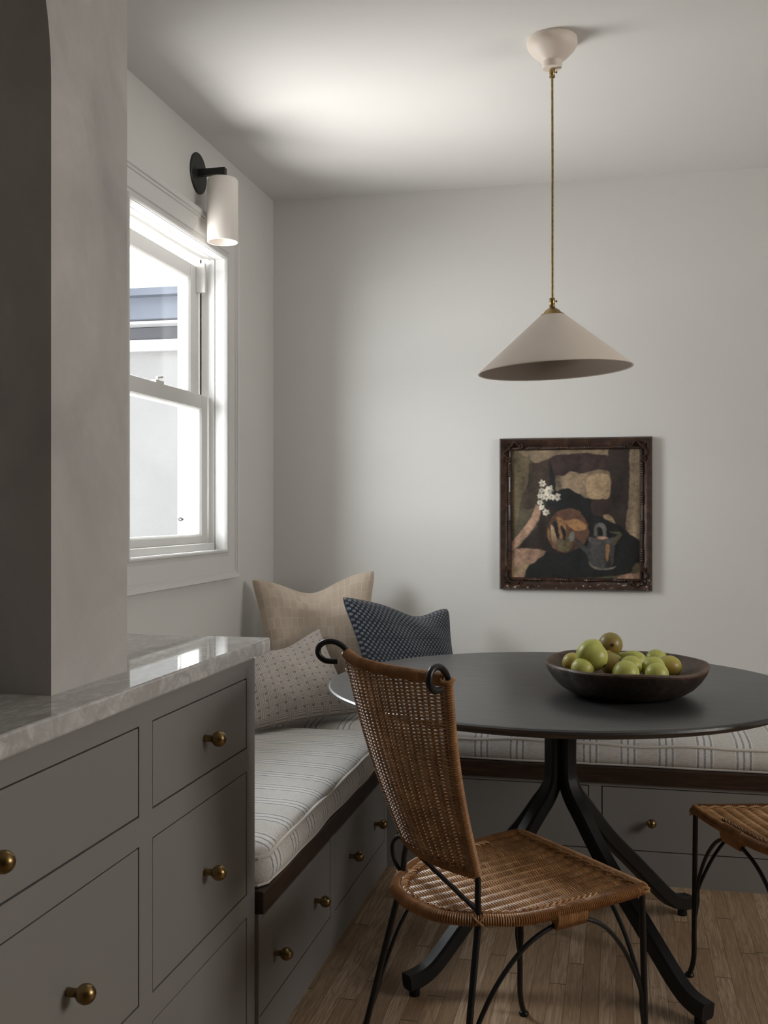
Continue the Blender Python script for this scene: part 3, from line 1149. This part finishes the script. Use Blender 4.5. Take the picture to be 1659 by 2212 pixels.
# ------------------------------------------------------------------ wall sconce
sc = empty('wall_sconce', (XW, 3.305, 2.337), 'white cylinder wall sconce on a round dark bronze plate above the window', 'wall lamp')
b = MB(); b.lathe([(0, 0), (.068, 0), (.068, .004), (.066, .006), (0, .006)], (XW, 3.305, 2.337), (1, 0, 0), 48)
b.lathe([(0, .006), (.003, .006), (.003, .0075), (0, .008)], (XW, 3.270, 2.346), (1, 0, 0), 10)
b.build('wall_plate', M['bronze'], sc, angle=30)
SX = XW + .089
b = MB(); b.box(XW + .005, SX + .011, 3.294, 3.316, 2.327, 2.349); b.box(SX - .011, SX + .011, 3.294, 3.316, 2.312, 2.328)
b.build('arm', M['bronze'], sc, smooth=False, bevel=.001)
b = MB()
R = .0515
b.lathe([(0, 2.314), (R - .012, 2.314), (R - .005, 2.312), (R - .001, 2.307), (R, 2.300), (R, 2.103), (R - .001, 2.101), (R - .004, 2.101), (R - .005, 2.103), (R - .005, 2.300), (0, 2.300)],
        (SX, 3.305, 0), (0, 0, 1), 48)
b.build('lamp_shade', M['ceramic'], sc, angle=50)
b = MB(); b.lathe([(0, 2.30), (.018, 2.30), (.018, 2.262), (.013, 2.258), (.016, 2.250), (.022, 2.235), (.022, 2.220), (.014, 2.206), (0, 2.202)], (SX, 3.305, 0), (0, 0, 1), 20)
b.build('bulb', M['ceramic'], sc)

# ------------------------------------------------------------------ pendant
PXX, PYY = -.168, 2.858
pd = empty('pendant_lamp', (PXX, PYY, ZC), 'cream cone pendant lamp hanging on a brass rod above the table', 'pendant lamp')
b = MB()
b.lathe([(0, ZC - .0005), (.0665, ZC - .0005), (.0675, ZC - .012), (.066, ZC - .020), (.060, ZC - .030), (.047, ZC - .044), (.035, ZC - .055), (.0285, ZC - .0605), (.0270, ZC - .063),
         (.0265, ZC - .075), (.0245, ZC - .079), (0, ZC - .080)], (PXX, PYY, 0), (0, 0, 1), 48)
b.build('canopy', M['cream'], pd, angle=35)
def fitting(zc, nm):
    b = MB()
    b.lathe([(0, zc + .012), (.006, zc + .012), (.0075, zc + .010), (.0075, zc - .004), (.006, zc - .006), (.008, zc - .008), (.008, zc - .011), (.005, zc - .013), (0, zc - .013)], (PXX, PYY, 0), (0, 0, 1), 20)
    rt = V((cos(YAW), sin(YAW), 0))
    c0 = V((PXX, PYY, zc + .003))
    b.tube([c0, c0 + rt * .011], .0016, 8)
    b.lathe([(0, -.001), (.0035, -.001), (.0035, .001), (0, .001)], c0 + rt * .012, rt, 10)
    return b.build(nm, M['antique'], pd, angle=40)
fitting(ZC - .092, 'cord_grip')
fitting(1.765, 'cord_grip')
b = MB(); b.tube([(PXX, PYY, ZC - .10), (PXX + .001, PYY, 2.1), (PXX + .001, PYY, 1.775)], .0032, 10)
b.build('rod', M['antique'], pd)
tilt = math.radians(2.6)
fwv = V((-sin(YAW), cos(YAW), 0))
Rm = Matrix.Rotation(-tilt, 3, fwv)
piv = V((PXX, PYY, 1.752))
def tl(p, a, r, h):
    return piv + Rm @ (V(p) - piv)
b = MB()
b.lathe([(0, 1.756), (.006, 1.756), (.008, 1.750), (.018, 1.744), (.024, 1.737), (.026, 1.734), (.031, 1.733), (.0335, 1.730), (.0335, 1.722), (.031, 1.719), (0, 1.719)],
        (PXX, PYY, 0), (0, 0, 1), 40, fn=tl)
b.build('shade_cap', M['brass'], pd, angle=35)
b = MB()
RS, ZR = .2065, 1.582
b.lathe([(.026, 1.732), (.032, 1.731), (RS - .004, ZR + .004), (RS, ZR + .001), (RS + .001, ZR - .001), (RS - .001, ZR - .002), (RS - .004, ZR)],
        (PXX, PYY, 0), (0, 0, 1), 96, mi=0, fn=tl)
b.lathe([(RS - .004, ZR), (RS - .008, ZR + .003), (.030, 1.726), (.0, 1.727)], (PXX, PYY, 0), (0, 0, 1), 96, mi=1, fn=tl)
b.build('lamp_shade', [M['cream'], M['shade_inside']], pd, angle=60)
b = MB()
b.lathe([(0, 1.722), (.018, 1.722), (.018, 1.685), (0, 1.685)], (PXX, PYY, 0), (0, 0, 1), 20)
b.build('lamp_holder', M['antique'], pd)

# ------------------------------------------------------------------ table
TX, TY, TZ, TR = -.148, 2.902, .735, .634
tb = empty('pedestal_table', (TX, TY, 0), 'round black wood pedestal table with four splayed legs', 'table')
b = MB()
b.lathe([(0, TZ), (TR - .012, TZ), (TR - .005, TZ - .0015), (TR - .001, TZ - .005), (TR, TZ - .010), (TR - .004, TZ - .014), (TR - .035, TZ - .027), (TR - .045, TZ - .028), (0, TZ - .028)],
        (TX, TY, 0), (0, 0, 1), 160)
b.build('tabletop', M['black_wood'], tb, angle=25)
for dx, dy in ((1, 1), (1, -1), (-1, -1), (-1, 1)):
    e = V((dx, dy, 0)).normalized()
    path = [(.0245, .708), (.0245, .60), (.0245, .50), (.031, .462), (.052, .425), (.085, .388), (.17, .292), (.28, .192), (.365, .114), (.405, .078), (.438, .054), (.470, .042), (.505, .037)]
    cv = curve([V((TX, TY, 0)) + e * r + V((0, 0, z)) for r, z in path], 5)
    side = V((0, 0, 1)).cross(e)
    b = MB()
    # a square bar whose section turns with the path; "up" follows the outward face
    N_ = len(cv)
    vs = []
    hw = .0205
    for i in range(N_):
        t = (cv[min(i + 1, N_ - 1)] - cv[max(i - 1, 0)]).normalized()
        nn = side.cross(t).normalized()
        c = .006
        hh = .0205
        for a, h in ((hw - c, hh), (hw, hh - c), (hw, -hh + c), (hw - c, -hh), (-hw + c, -hh), (-hw, -hh + c), (-hw, hh - c), (-hw + c, hh)):
            vs.append(cv[i] + side * a + nn * h)
    fs = [(i * 8 + k, i * 8 + (k + 1) % 8, i * 8 + 8 + (k + 1) % 8, i * 8 + 8 + k) for i in range(N_ - 1) for k in range(8)]
    fs += [tuple(range(8)), tuple((N_ - 1) * 8 + k for k in range(8))]
    b.add(vs, fs)
    lg = b.build('leg', M['black_leg'], tb, angle=30)
    g = MB()
    p = V((TX, TY, 0)) + e * .482
    g.lathe([(0, 0), (.013, 0), (.014, .002), (.014, .018), (0, .018)], p, (0, 0, 1), 16)
    g.build('glide', M['black_leg'], lg)
b = MB(); b.box(TX - .062, TX + .062, TY - .062, TY + .062, .697, .7075)
b.build('mounting_plate', M['black_leg'], tb, smooth=False)


# ------------------------------------------------------------------ rattan chairs (local: x = sitter's right, y = forward)
SEAT = .438
SK = -.107
def hw_at(y):
    pts = [(.02, .206), (0, .209), (-.12, .207), (-.24, .198), (-.32, .182), (-.387, .139), (-.423, .108), (-.445, .070), (-.456, 0)]
    for (y0, h0), (y1, h1) in zip(pts, pts[1:]):
        if y1 <= y <= y0:
            return h0 + (h1 - h0) * (y0 - y) / (y0 - y1)
    return 0
outline_r = [(.0, .004), (.110, .002), (.196, 0), (.209, -.016), (.2085, -.12), (.198, -.24), (.182, -.32), (.139, -.387), (.108, -.421), (.070, -.444), (.0, -.456)]
def skew(x, y): return (x + SK * y, y)


def wrapped(b, pts, r, closed=False, pitch=.0046, mi=0):
    """a rail bound with cane: rings of cane along a core"""
    P = resample(pts, pitch / 4.0, closed)
    rr = [r * (1.0 + (-.20, .05, .11, .05)[k % 4]) for k in range(len(P))]
    b.tube(P, rr, 8, closed=closed, mi=mi)


def make_chair(loc, th, label, group):
    root = empty('rattan_chair', (0, 0, 0), label, 'chair', group)
    B = lambda b, n, m, p=root, **k: b.build(n, M[m], p, **k)
    # seat rim bound with cane
    ring = [skew(x, y) for x, y in outline_r] + [skew(-x, y) for x, y in reversed(outline_r[1:-1])]
    ring3 = curve([(x, y, SEAT) for x, y in ring], 8, True)
    b = MB(); wrapped(b, ring3, .0115, True)
    sf = B(b, 'seat_rim', 'rattan_wrap')
    # seat: stakes front to back, fine weavers across
    b = MB()
    NS = 13
    for i in range(NS):
        s = -1 + 2 * (i + .5) / NS
        pts = []
        for j in range(25):
            y = .0 - .452 * j / 24
            x = s * .200
            if abs(x) < hw_at(y):
                pts.append((*skew(x, y), SEAT - .001))
        if len(pts) > 2:
            b.tube(pts, .0030, 6)
    k = 0
    y = -.006
    while y > -.450:
        h = hw_at(y) - .004
        if h > .02:
            seg = max(6, int(h * 2 / (.400 / NS) * 4))
            pts = []
            for q in range(seg + 1):
                x = -h + 2 * h * q / seg
                ph = (x / .200 + 1) / 2 * NS * pi
                amp = .0052
                sag = -.006 * (1 - (x / .21) ** 2) * (1 - ((y + .22) / .24) ** 2)
                pts.append((*skew(x, y), SEAT + sag + amp * sin(ph) * (1 if k % 2 else -1)))
            b.tube(pts, .0021, 6, cap=False)
        k += 1
        y -= .0031
    B(b, 'seat', 'wicker')
    # plaited border on the seat along the back curve
    b = MB()
    bor = [skew(x * .90, y * .955 - .004) for x, y in outline_r[4:]] + [skew(-x * .90, y * .955 - .004) for x, y in reversed(outline_r[4:-1])]
    bp = resample(curve([(x, y, SEAT + .007) for x, y in bor], 8), .004)
    for st_ in range(3):
        pts = []
        for i, p in enumerate(bp):
            a = i * .55 + st_ * 2 * pi / 3
            pts.append(p + V((.004 * sin(a), .004 * sin(a), .003 * cos(a))))
        b.tube(pts, .0022, 5)
    bor = [(-.198 + .396 * i / 40, -.012, SEAT + .006) for i in range(41)]
    for st_ in range(2):
        b.tube([(x, y + .004 * sin(i * .9 + st_ * pi), z + .003 * cos(i * .9 + st_ * pi)) for i, (x, y, z) in enumerate(bor)], .0024, 5)
    B(b, 'plaited_border', 'wicker', sf)
    # back: two uprights, wrapped rails, woven panel
    MR = .0413
    def up_pt(sg, z):
        zz = (z - SEAT)
        if z <= .517:
            t = zz / (.517 - SEAT)
            return V((MR + sg * (.139 + (.132 - .139) * t), -.386 + .002 * t, z))
        t = (z - .517) / (.907 - .517)
        return V((MR + sg * (.132 + .060 * t), -.384 - .105 * t - .012 * sin(pi * t), z))
    def pan(s, t):
        """s -1..1 across, t 0..1 up the panel"""
        z = .522 + (.903 - .522) * t
        l, r = up_pt(-1, z), up_pt(1, z)
        bul = .026 + .016 * t
        p = l.lerp(r, (s + 1) / 2)
        return p + V((0, -bul * (1 - s * s), 0))
    b = MB()
    for sg in (-1, 1):
        wrapped(b, [up_pt(sg, .520 + .384 * i / 24) for i in range(25)], .0095)
    wrapped(b, [pan(-1 + 2 * i / 30, 1.0) for i in range(31)], .0108)
    wrapped(b, [pan(-1 + 2 * i / 30, 0.0) for i in range(31)], .0100)
    fr = B(b, 'back_rim', 'rattan_wrap')
    LB = lambda b: B(b, 'cane_lashing', 'wicker', fr)
    for sg in (-1, 1):                       # cane lashings at the corners
        b = MB()
        for zz in (.902, .899):
            p = up_pt(sg, zz)
            b.tube([p + V((.0125 * cos(a), .0125 * sin(a), .003 * sin(2 * a))) for a in [2 * pi * k / 20 for k in range(20)]], .0022, 5, closed=True)
        LB(b)
        b = MB()
        p = V((*skew(sg * .139, -.386), SEAT))
        for tw in (-1, 1):
            b.tube([p + V((.013 * cos(a), .013 * sin(a), tw * .010 * sin(a + .6))) for a in [2 * pi * k / 20 for k in range(20)]], .0022, 5, closed=True)
        LB(b)
        b = MB()
        p = V((sg * .207, -.004, SEAT))
        for tw in (-1.2, -.4, .5):
            b.tube([p + V((.0142 * cos(a), .0142 * sin(a), -.004 + tw * .009 * sin(a + tw))) for a in [2 * pi * k / 20 for k in range(20)]], .0025, 5, closed=True)
        LB(b)
    b = MB()
    p0 = pan(-.98, .90)
    b.tube(curve([p0 + V((.004, -.004, 0)), p0 + V((-.004, -.010, .002)), p0 + V((-.016, -.008, .006)), p0 + V((-.022, -.006, .001))], 5), .0017, 5)
    B(b, 'loose_cane_end', 'wicker', fr)
    b = MB()
    NB = 13
    def nvec(s, t):
        a = pan(s, t); u_ = pan(min(1, s + .02), t) - pan(max(-1, s - .02), t); w = pan(s, min(1, t + .02)) - pan(s, max(0, t - .02))
        return u_.cross(w).normalized()
    for i in range(NB):
        s = -1 + 2 * (i + .5) / NB
        b.tube([pan(s, j / 20) for j in range(21)], .0030, 6)
    rows_ = 112
    for k in range(rows_):
        t = .012 + .976 * k / (rows_ - 1)
        dense = 1.0
        seg = NB * 4
        sgn = 1 if k % 2 else -1
        pts = []
        for q in range(seg + 1):
            s = -.985 + 1.97 * q / seg
            ph = (s + 1) / 2 * NB * pi
            pts.append(pan(s, t) + nvec(s, t) * (.0054 * sin(ph) * sgn))
        b.tube(pts, .00205, 6, cap=False)
    B(b, 'back_panel', 'wicker')
    # iron frame: uprights that curl over at the top
    for sg in (-1, 1):
        b = MB()
        pts = [up_pt(sg, z) for z in (.44, .48, .517, .60, .70, .80, .87, .900)]
        dh = V((sg * .5, -1, 0)).normalized()
        top = up_pt(sg, .903)
        hook = [top + dh * q + V((0, 0, w)) for q, w in ((.004, .008), (.012, .0165), (.0235, .0235), (.037, .0265), (.051, .0240), (.0605, .0160), (.063, .005), (.0585, -.006), (.048, -.0135), (.035, -.0155), (.0225, -.0155))]
        b.tube(curve(pts + hook, 4), .0062, 10)
        B(b, 'back_post', 'iron')
    b = MB()
    br_ = V((*skew(.139, -.386), SEAT + .006))
    b.tube([br_ + V((-.004, .010, 0)), pan(-.52, 0) + V((0, .004, -.010)), pan(-.56, .0) + V((0, .006, .0))], .0048, 8)
    bl_ = V((*skew(-.139, -.386), SEAT + .006))
    b.tube(curve([bl_ + V((-.006, -.004, .004)), bl_ + V((-.020, -.010, .025)), bl_ + V((-.024, -.012, .055)), bl_ + V((-.012, -.004, .072)), bl_ + V((.004, .004, .066))], 5), .0046, 8)
    B(b, 'brace', 'iron')
    # legs
    legs = {}
    for nm, top, foot in (('f', (.207, -.004), (.222, .020)), ('f', (-.207, -.004), (-.216, .018)),
                          ('b', skew(.139, -.386), (.180 + .060, -.387 - .090)), ('b', skew(-.139, -.386), (-.098 - .060, -.385 - .090))):
        T, Fo = V((*top, SEAT)), V((*foot, 0))
        kick = V((foot[0] - top[0], foot[1] - top[1], 0))
        pts = [T + V((0, 0, -.002))]
        for t in (.25, .5, .72, .88):
            k = t if nm == 'b' else t * .35
            pts.append(V((T.x + kick.x * k, T.y + kick.y * k, SEAT * (1 - t))))
        pts.append(V((Fo.x, Fo.y, .006)))
        b = MB(); b.tube(curve(pts, 5), .0068, 10)
        b.lathe([(0, 0), (.0105, 0), (.012, .002), (.012, .006), (.0095, .009), (.0068, .011), (0, .011)], Fo, (0, 0, 1), 16)
        B(b, 'leg', 'iron')
    # arched stretchers under the seat
    def leg_at(nm, sg, z):
        t = 1 - z / SEAT
        if nm == 'f':
            top, foot, k = (sg * .207, -.004), ((.222, .020) if sg > 0 else (-.216, .018)), t * .35
        else:
            top = skew(sg * .139, -.386)
            foot = (.240, -.477) if sg > 0 else (-.158, -.475)
            k = t
        return V((top[0] + (foot[0] - top[0]) * k, top[1] + (foot[1] - top[1]) * k, z))
    def arch(l0, l1, mid):
        mid = V(mid)
        def half(l):
            off = lambda z, d: leg_at(*l, z) + ((mid - leg_at(*l, z)) * V((1, 1, 0))).normalized() * d
            j = off(.24, .012)
            up = lambda k, h: V((j.x + (mid.x - j.x) * k, j.y + (mid.y - j.y) * k, j.z + (mid.z - j.z) * h))
            return [off(.165, .004), off(.20, .009), j, up(.22, .46), up(.50, .80), up(.78, .965)]
        pts = half(l0) + [mid] + half(l1)[::-1]
        b = MB(); b.tube(curve(pts, 6), .0047, 8)
        return B(b, 'stretcher', 'iron')
    for sg in (1, -1):
        b2 = MB()
        mx, my = skew(sg * .200, -.200)
        arch(('f', sg), ('b', sg), (mx, my, SEAT - .022))
        wr = [(*skew(sg * hw_at(-.165 - .075 * i / 8) , -.165 - .075 * i / 8), SEAT - .010) for i in range(9)]
        P = resample(wr, .0014)
        vs, fs = [], []
        n = 12
        for i, p in enumerate(P):
            rr = 1 + (.05 if i % 3 == 1 else -.04)
            for k in range(n):
                a = 2 * pi * k / n
                vs.append(p + V((.0125 * rr * cos(a), 0, .0235 * rr * sin(a))))
        fs = [(i * n + k, i * n + (k + 1) % n, (i + 1) * n + (k + 1) % n, (i + 1) * n + k) for i in range(len(P) - 1) for k in range(n)]
        fs += [tuple(range(n)), tuple((len(P) - 1) * n + k for k in range(n))]
        b2.add(vs, fs)
        B(b2, 'stretcher_wrap', 'rattan_wrap', sf)
    arch(('f', -1), ('f', 1), (0, .0, SEAT - .014))
    root.location = loc
    root.rotation_euler = (0, 0, th)
    return root


ch1 = make_chair((-.084, 2.343, 0), math.radians(-48.11), 'honey rattan chair with curled black iron posts, its back to the viewer', 'rattan chairs at the table')
ch2 = copy_tree(ch1)
ch2.location = (.400, 2.850, 0)
ch2.rotation_euler = (0, 0, math.radians(13))
ch2['label'] = 'shadowed rattan chair of which only a seat corner and one iron leg show'

# ------------------------------------------------------------------ bowl
BX, BY = .026, 2.752
def bowl_fn(p, a, r, h):
    # oval, uneven rim
    q = V(p) - V((BX, BY, 0))
    k = min(1, r / .2)
    q.x *= 1 + .01 * k
    q.y *= 1 + .09 * k
    w = .0022 * sin(3 * a + .5) + .0016 * sin(5 * a + 2)
    q.z += min(1, max(0, h - TZ) / .08) ** 2 * (w - .003 * cos(a - 5.3))
    crack = math.exp(-((((a - 3.95 + pi) % (2 * pi)) - pi) / .022) ** 2)
    if r > .05:
        q.x *= 1 - .03 * crack; q.y *= 1 - .03 * crack
    return V((BX, BY, 0)) + q
b = MB()
z0 = TZ
outer = [(0, z0), (.100, z0), (.120, z0 + .0015), (.145, z0 + .009), (.167, z0 + .023), (.184, z0 + .041), (.196, z0 + .060), (.2015, z0 + .073), (.203, z0 + .078), (.2005, z0 + .082)]
b.lathe(outer[:-2], (BX, BY, 0), (0, 0, 1), 128, 0, bowl_fn)
b.lathe(outer[-3:], (BX, BY, 0), (0, 0, 1), 128, 1, bowl_fn)
inner = [(.2005, z0 + .082), (.194, z0 + .082), (.187, z0 + .077), (.172, z0 + .054), (.145, z0 + .033), (.110, z0 + .019), (.06, z0 + .014), (0, z0 + .013)]
b.lathe(inner, (BX, BY, 0), (0, 0, 1), 128, 1, bowl_fn)
tag(b.build('fruit_bowl', [M['bowl'], M['bowl_in']], angle=50), 'dark hand-carved wooden bowl of pears on the black table', 'bowl')

# ------------------------------------------------------------------ pears
PP = [(0, -1.0), (.16, -.985), (.42, -.90), (.72, -.68), (.92, -.36), (1.0, 0), (.97, .30), (.86, .62), (.70, .90), (.53, 1.16), (.41, 1.38), (.30, 1.52), (.14, 1.60), (0, 1.60)]
def pear(u, v, d, r, axis, mat, label, elong=1.0, ends=True, fat=0.0):
    c = cam_pt(u, v, d)
    ax = V(axis).normalized()
    prof = [(p[0] * r * (1 + fat * max(0, min(1, p[1] / 1.2)) ** 1.3), p[1] * r * (elong if p[1] > 0 else 1)) for p in [(q.x, q.y) for q in curve([(a, h, 0) for a, h in PP], 3)]]
    b = MB()
    b.lathe(prof, (0, 0, 0), ax, 28)
    o = b.build('pear', M[mat], angle=80)
    o.location = c
    tag(o, label, 'pear', 'pears in the wooden bowl')
    if not ends:
        return o
    e = 1.60 * r * elong
    t = MB()
    t.tube(curve([ax * (e - .003), ax * (e + .008) + V((.001, 0, .001)), ax * (e + .014) + V((.003, .001, .003))], 3), [.0018] * 7, 6)
    if ends != 'calyx':
        s = t.build('stem', M['stem']); s.parent = o
    t = MB()
    t.lathe([(.0, -r - .0006), (.004, -r - .0012), (.0045, -r + .001), (0, -r + .002)], (0, 0, 0), ax, 10)
    for k in range(5):
        a = 2 * pi * k / 5
        e1 = ax.orthogonal().normalized(); e2 = ax.cross(e1)
        dr = e1 * cos(a) + e2 * sin(a)
        t.tube([ax * (-r - .0005) + dr * .002, ax * (-r - .002) + dr * .0055], [.0014, .0005], 5)
    s = t.build('calyx', M['stem']); s.parent = o
    return o

FWD = V((-sin(YAW), cos(YAW), 0)); RGT = V((cos(YAW), sin(YAW), 0)); UPZ = V((0, 0, 1))
def ax(r_, f_, z_): return RGT * r_ + FWD * f_ + UPZ * z_
pear(1319, 1392, 2.745, .0315, ax(.08, 1, -.06), 'pear_russet', 'russet pear balanced on top of the pile, blossom end facing out', .85, 'calyx')
pear(1283, 1419, 2.635, .0350, ax(-.60, .50, .52), 'pear_green', 'big smooth green pear leaning on the left of the pile', .78, 'calyx', .75)
pear(1236, 1432, 2.73, .0265, ax(.5, .8, .1), 'pear_yellow', 'yellow pear at the left rim behind the green ones', 1, False)
pear(1258, 1446, 2.62, .0290, ax(.3, 1, -.1), 'pear_green', 'green pear low at the left, in front of the yellow one', 1, False)
pear(1322, 1436, 2.69, .0290, ax(-.2, .6, .7), 'pear_russet', 'olive pear wedged directly under the russet one', .9, False)
pear(1374, 1431, 2.76, .0295, ax(-.9, .35, .28), 'pear_green', 'long green pear lying sideways at the back of the bowl', 1.15, False)
pear(1364, 1440, 2.66, .0275, ax(-.2, 1, .2), 'pear_green', 'dull green pear in the middle between the long and the front one', 1, False)
pear(1352, 1456, 2.575, .0330, ax(.15, 1, .25), 'pear_green', 'speckled green pear at the front rim, centre of the bowl', 1, False)
pear(1416, 1424, 2.83, .0265, ax(1, .3, 0), 'pear_green', 'small green pear at the back with its dark end pointing left', 1, 'calyx')
pear(1411, 1444, 2.66, .0300, ax(.5, .8, .1), 'pear_green', 'green pear right of centre, behind the small front one', 1, False)
pear(1419, 1457, 2.60, .0290, ax(.3, 1, .05), 'pear_green', 'pale green pear at the front rim on the right', 1, False)
pear(1448, 1441, 2.72, .0295, ax(-.8, .5, .2), 'pear_yellow', 'yellow pear blushed red, farthest right in the bowl', 1, False)
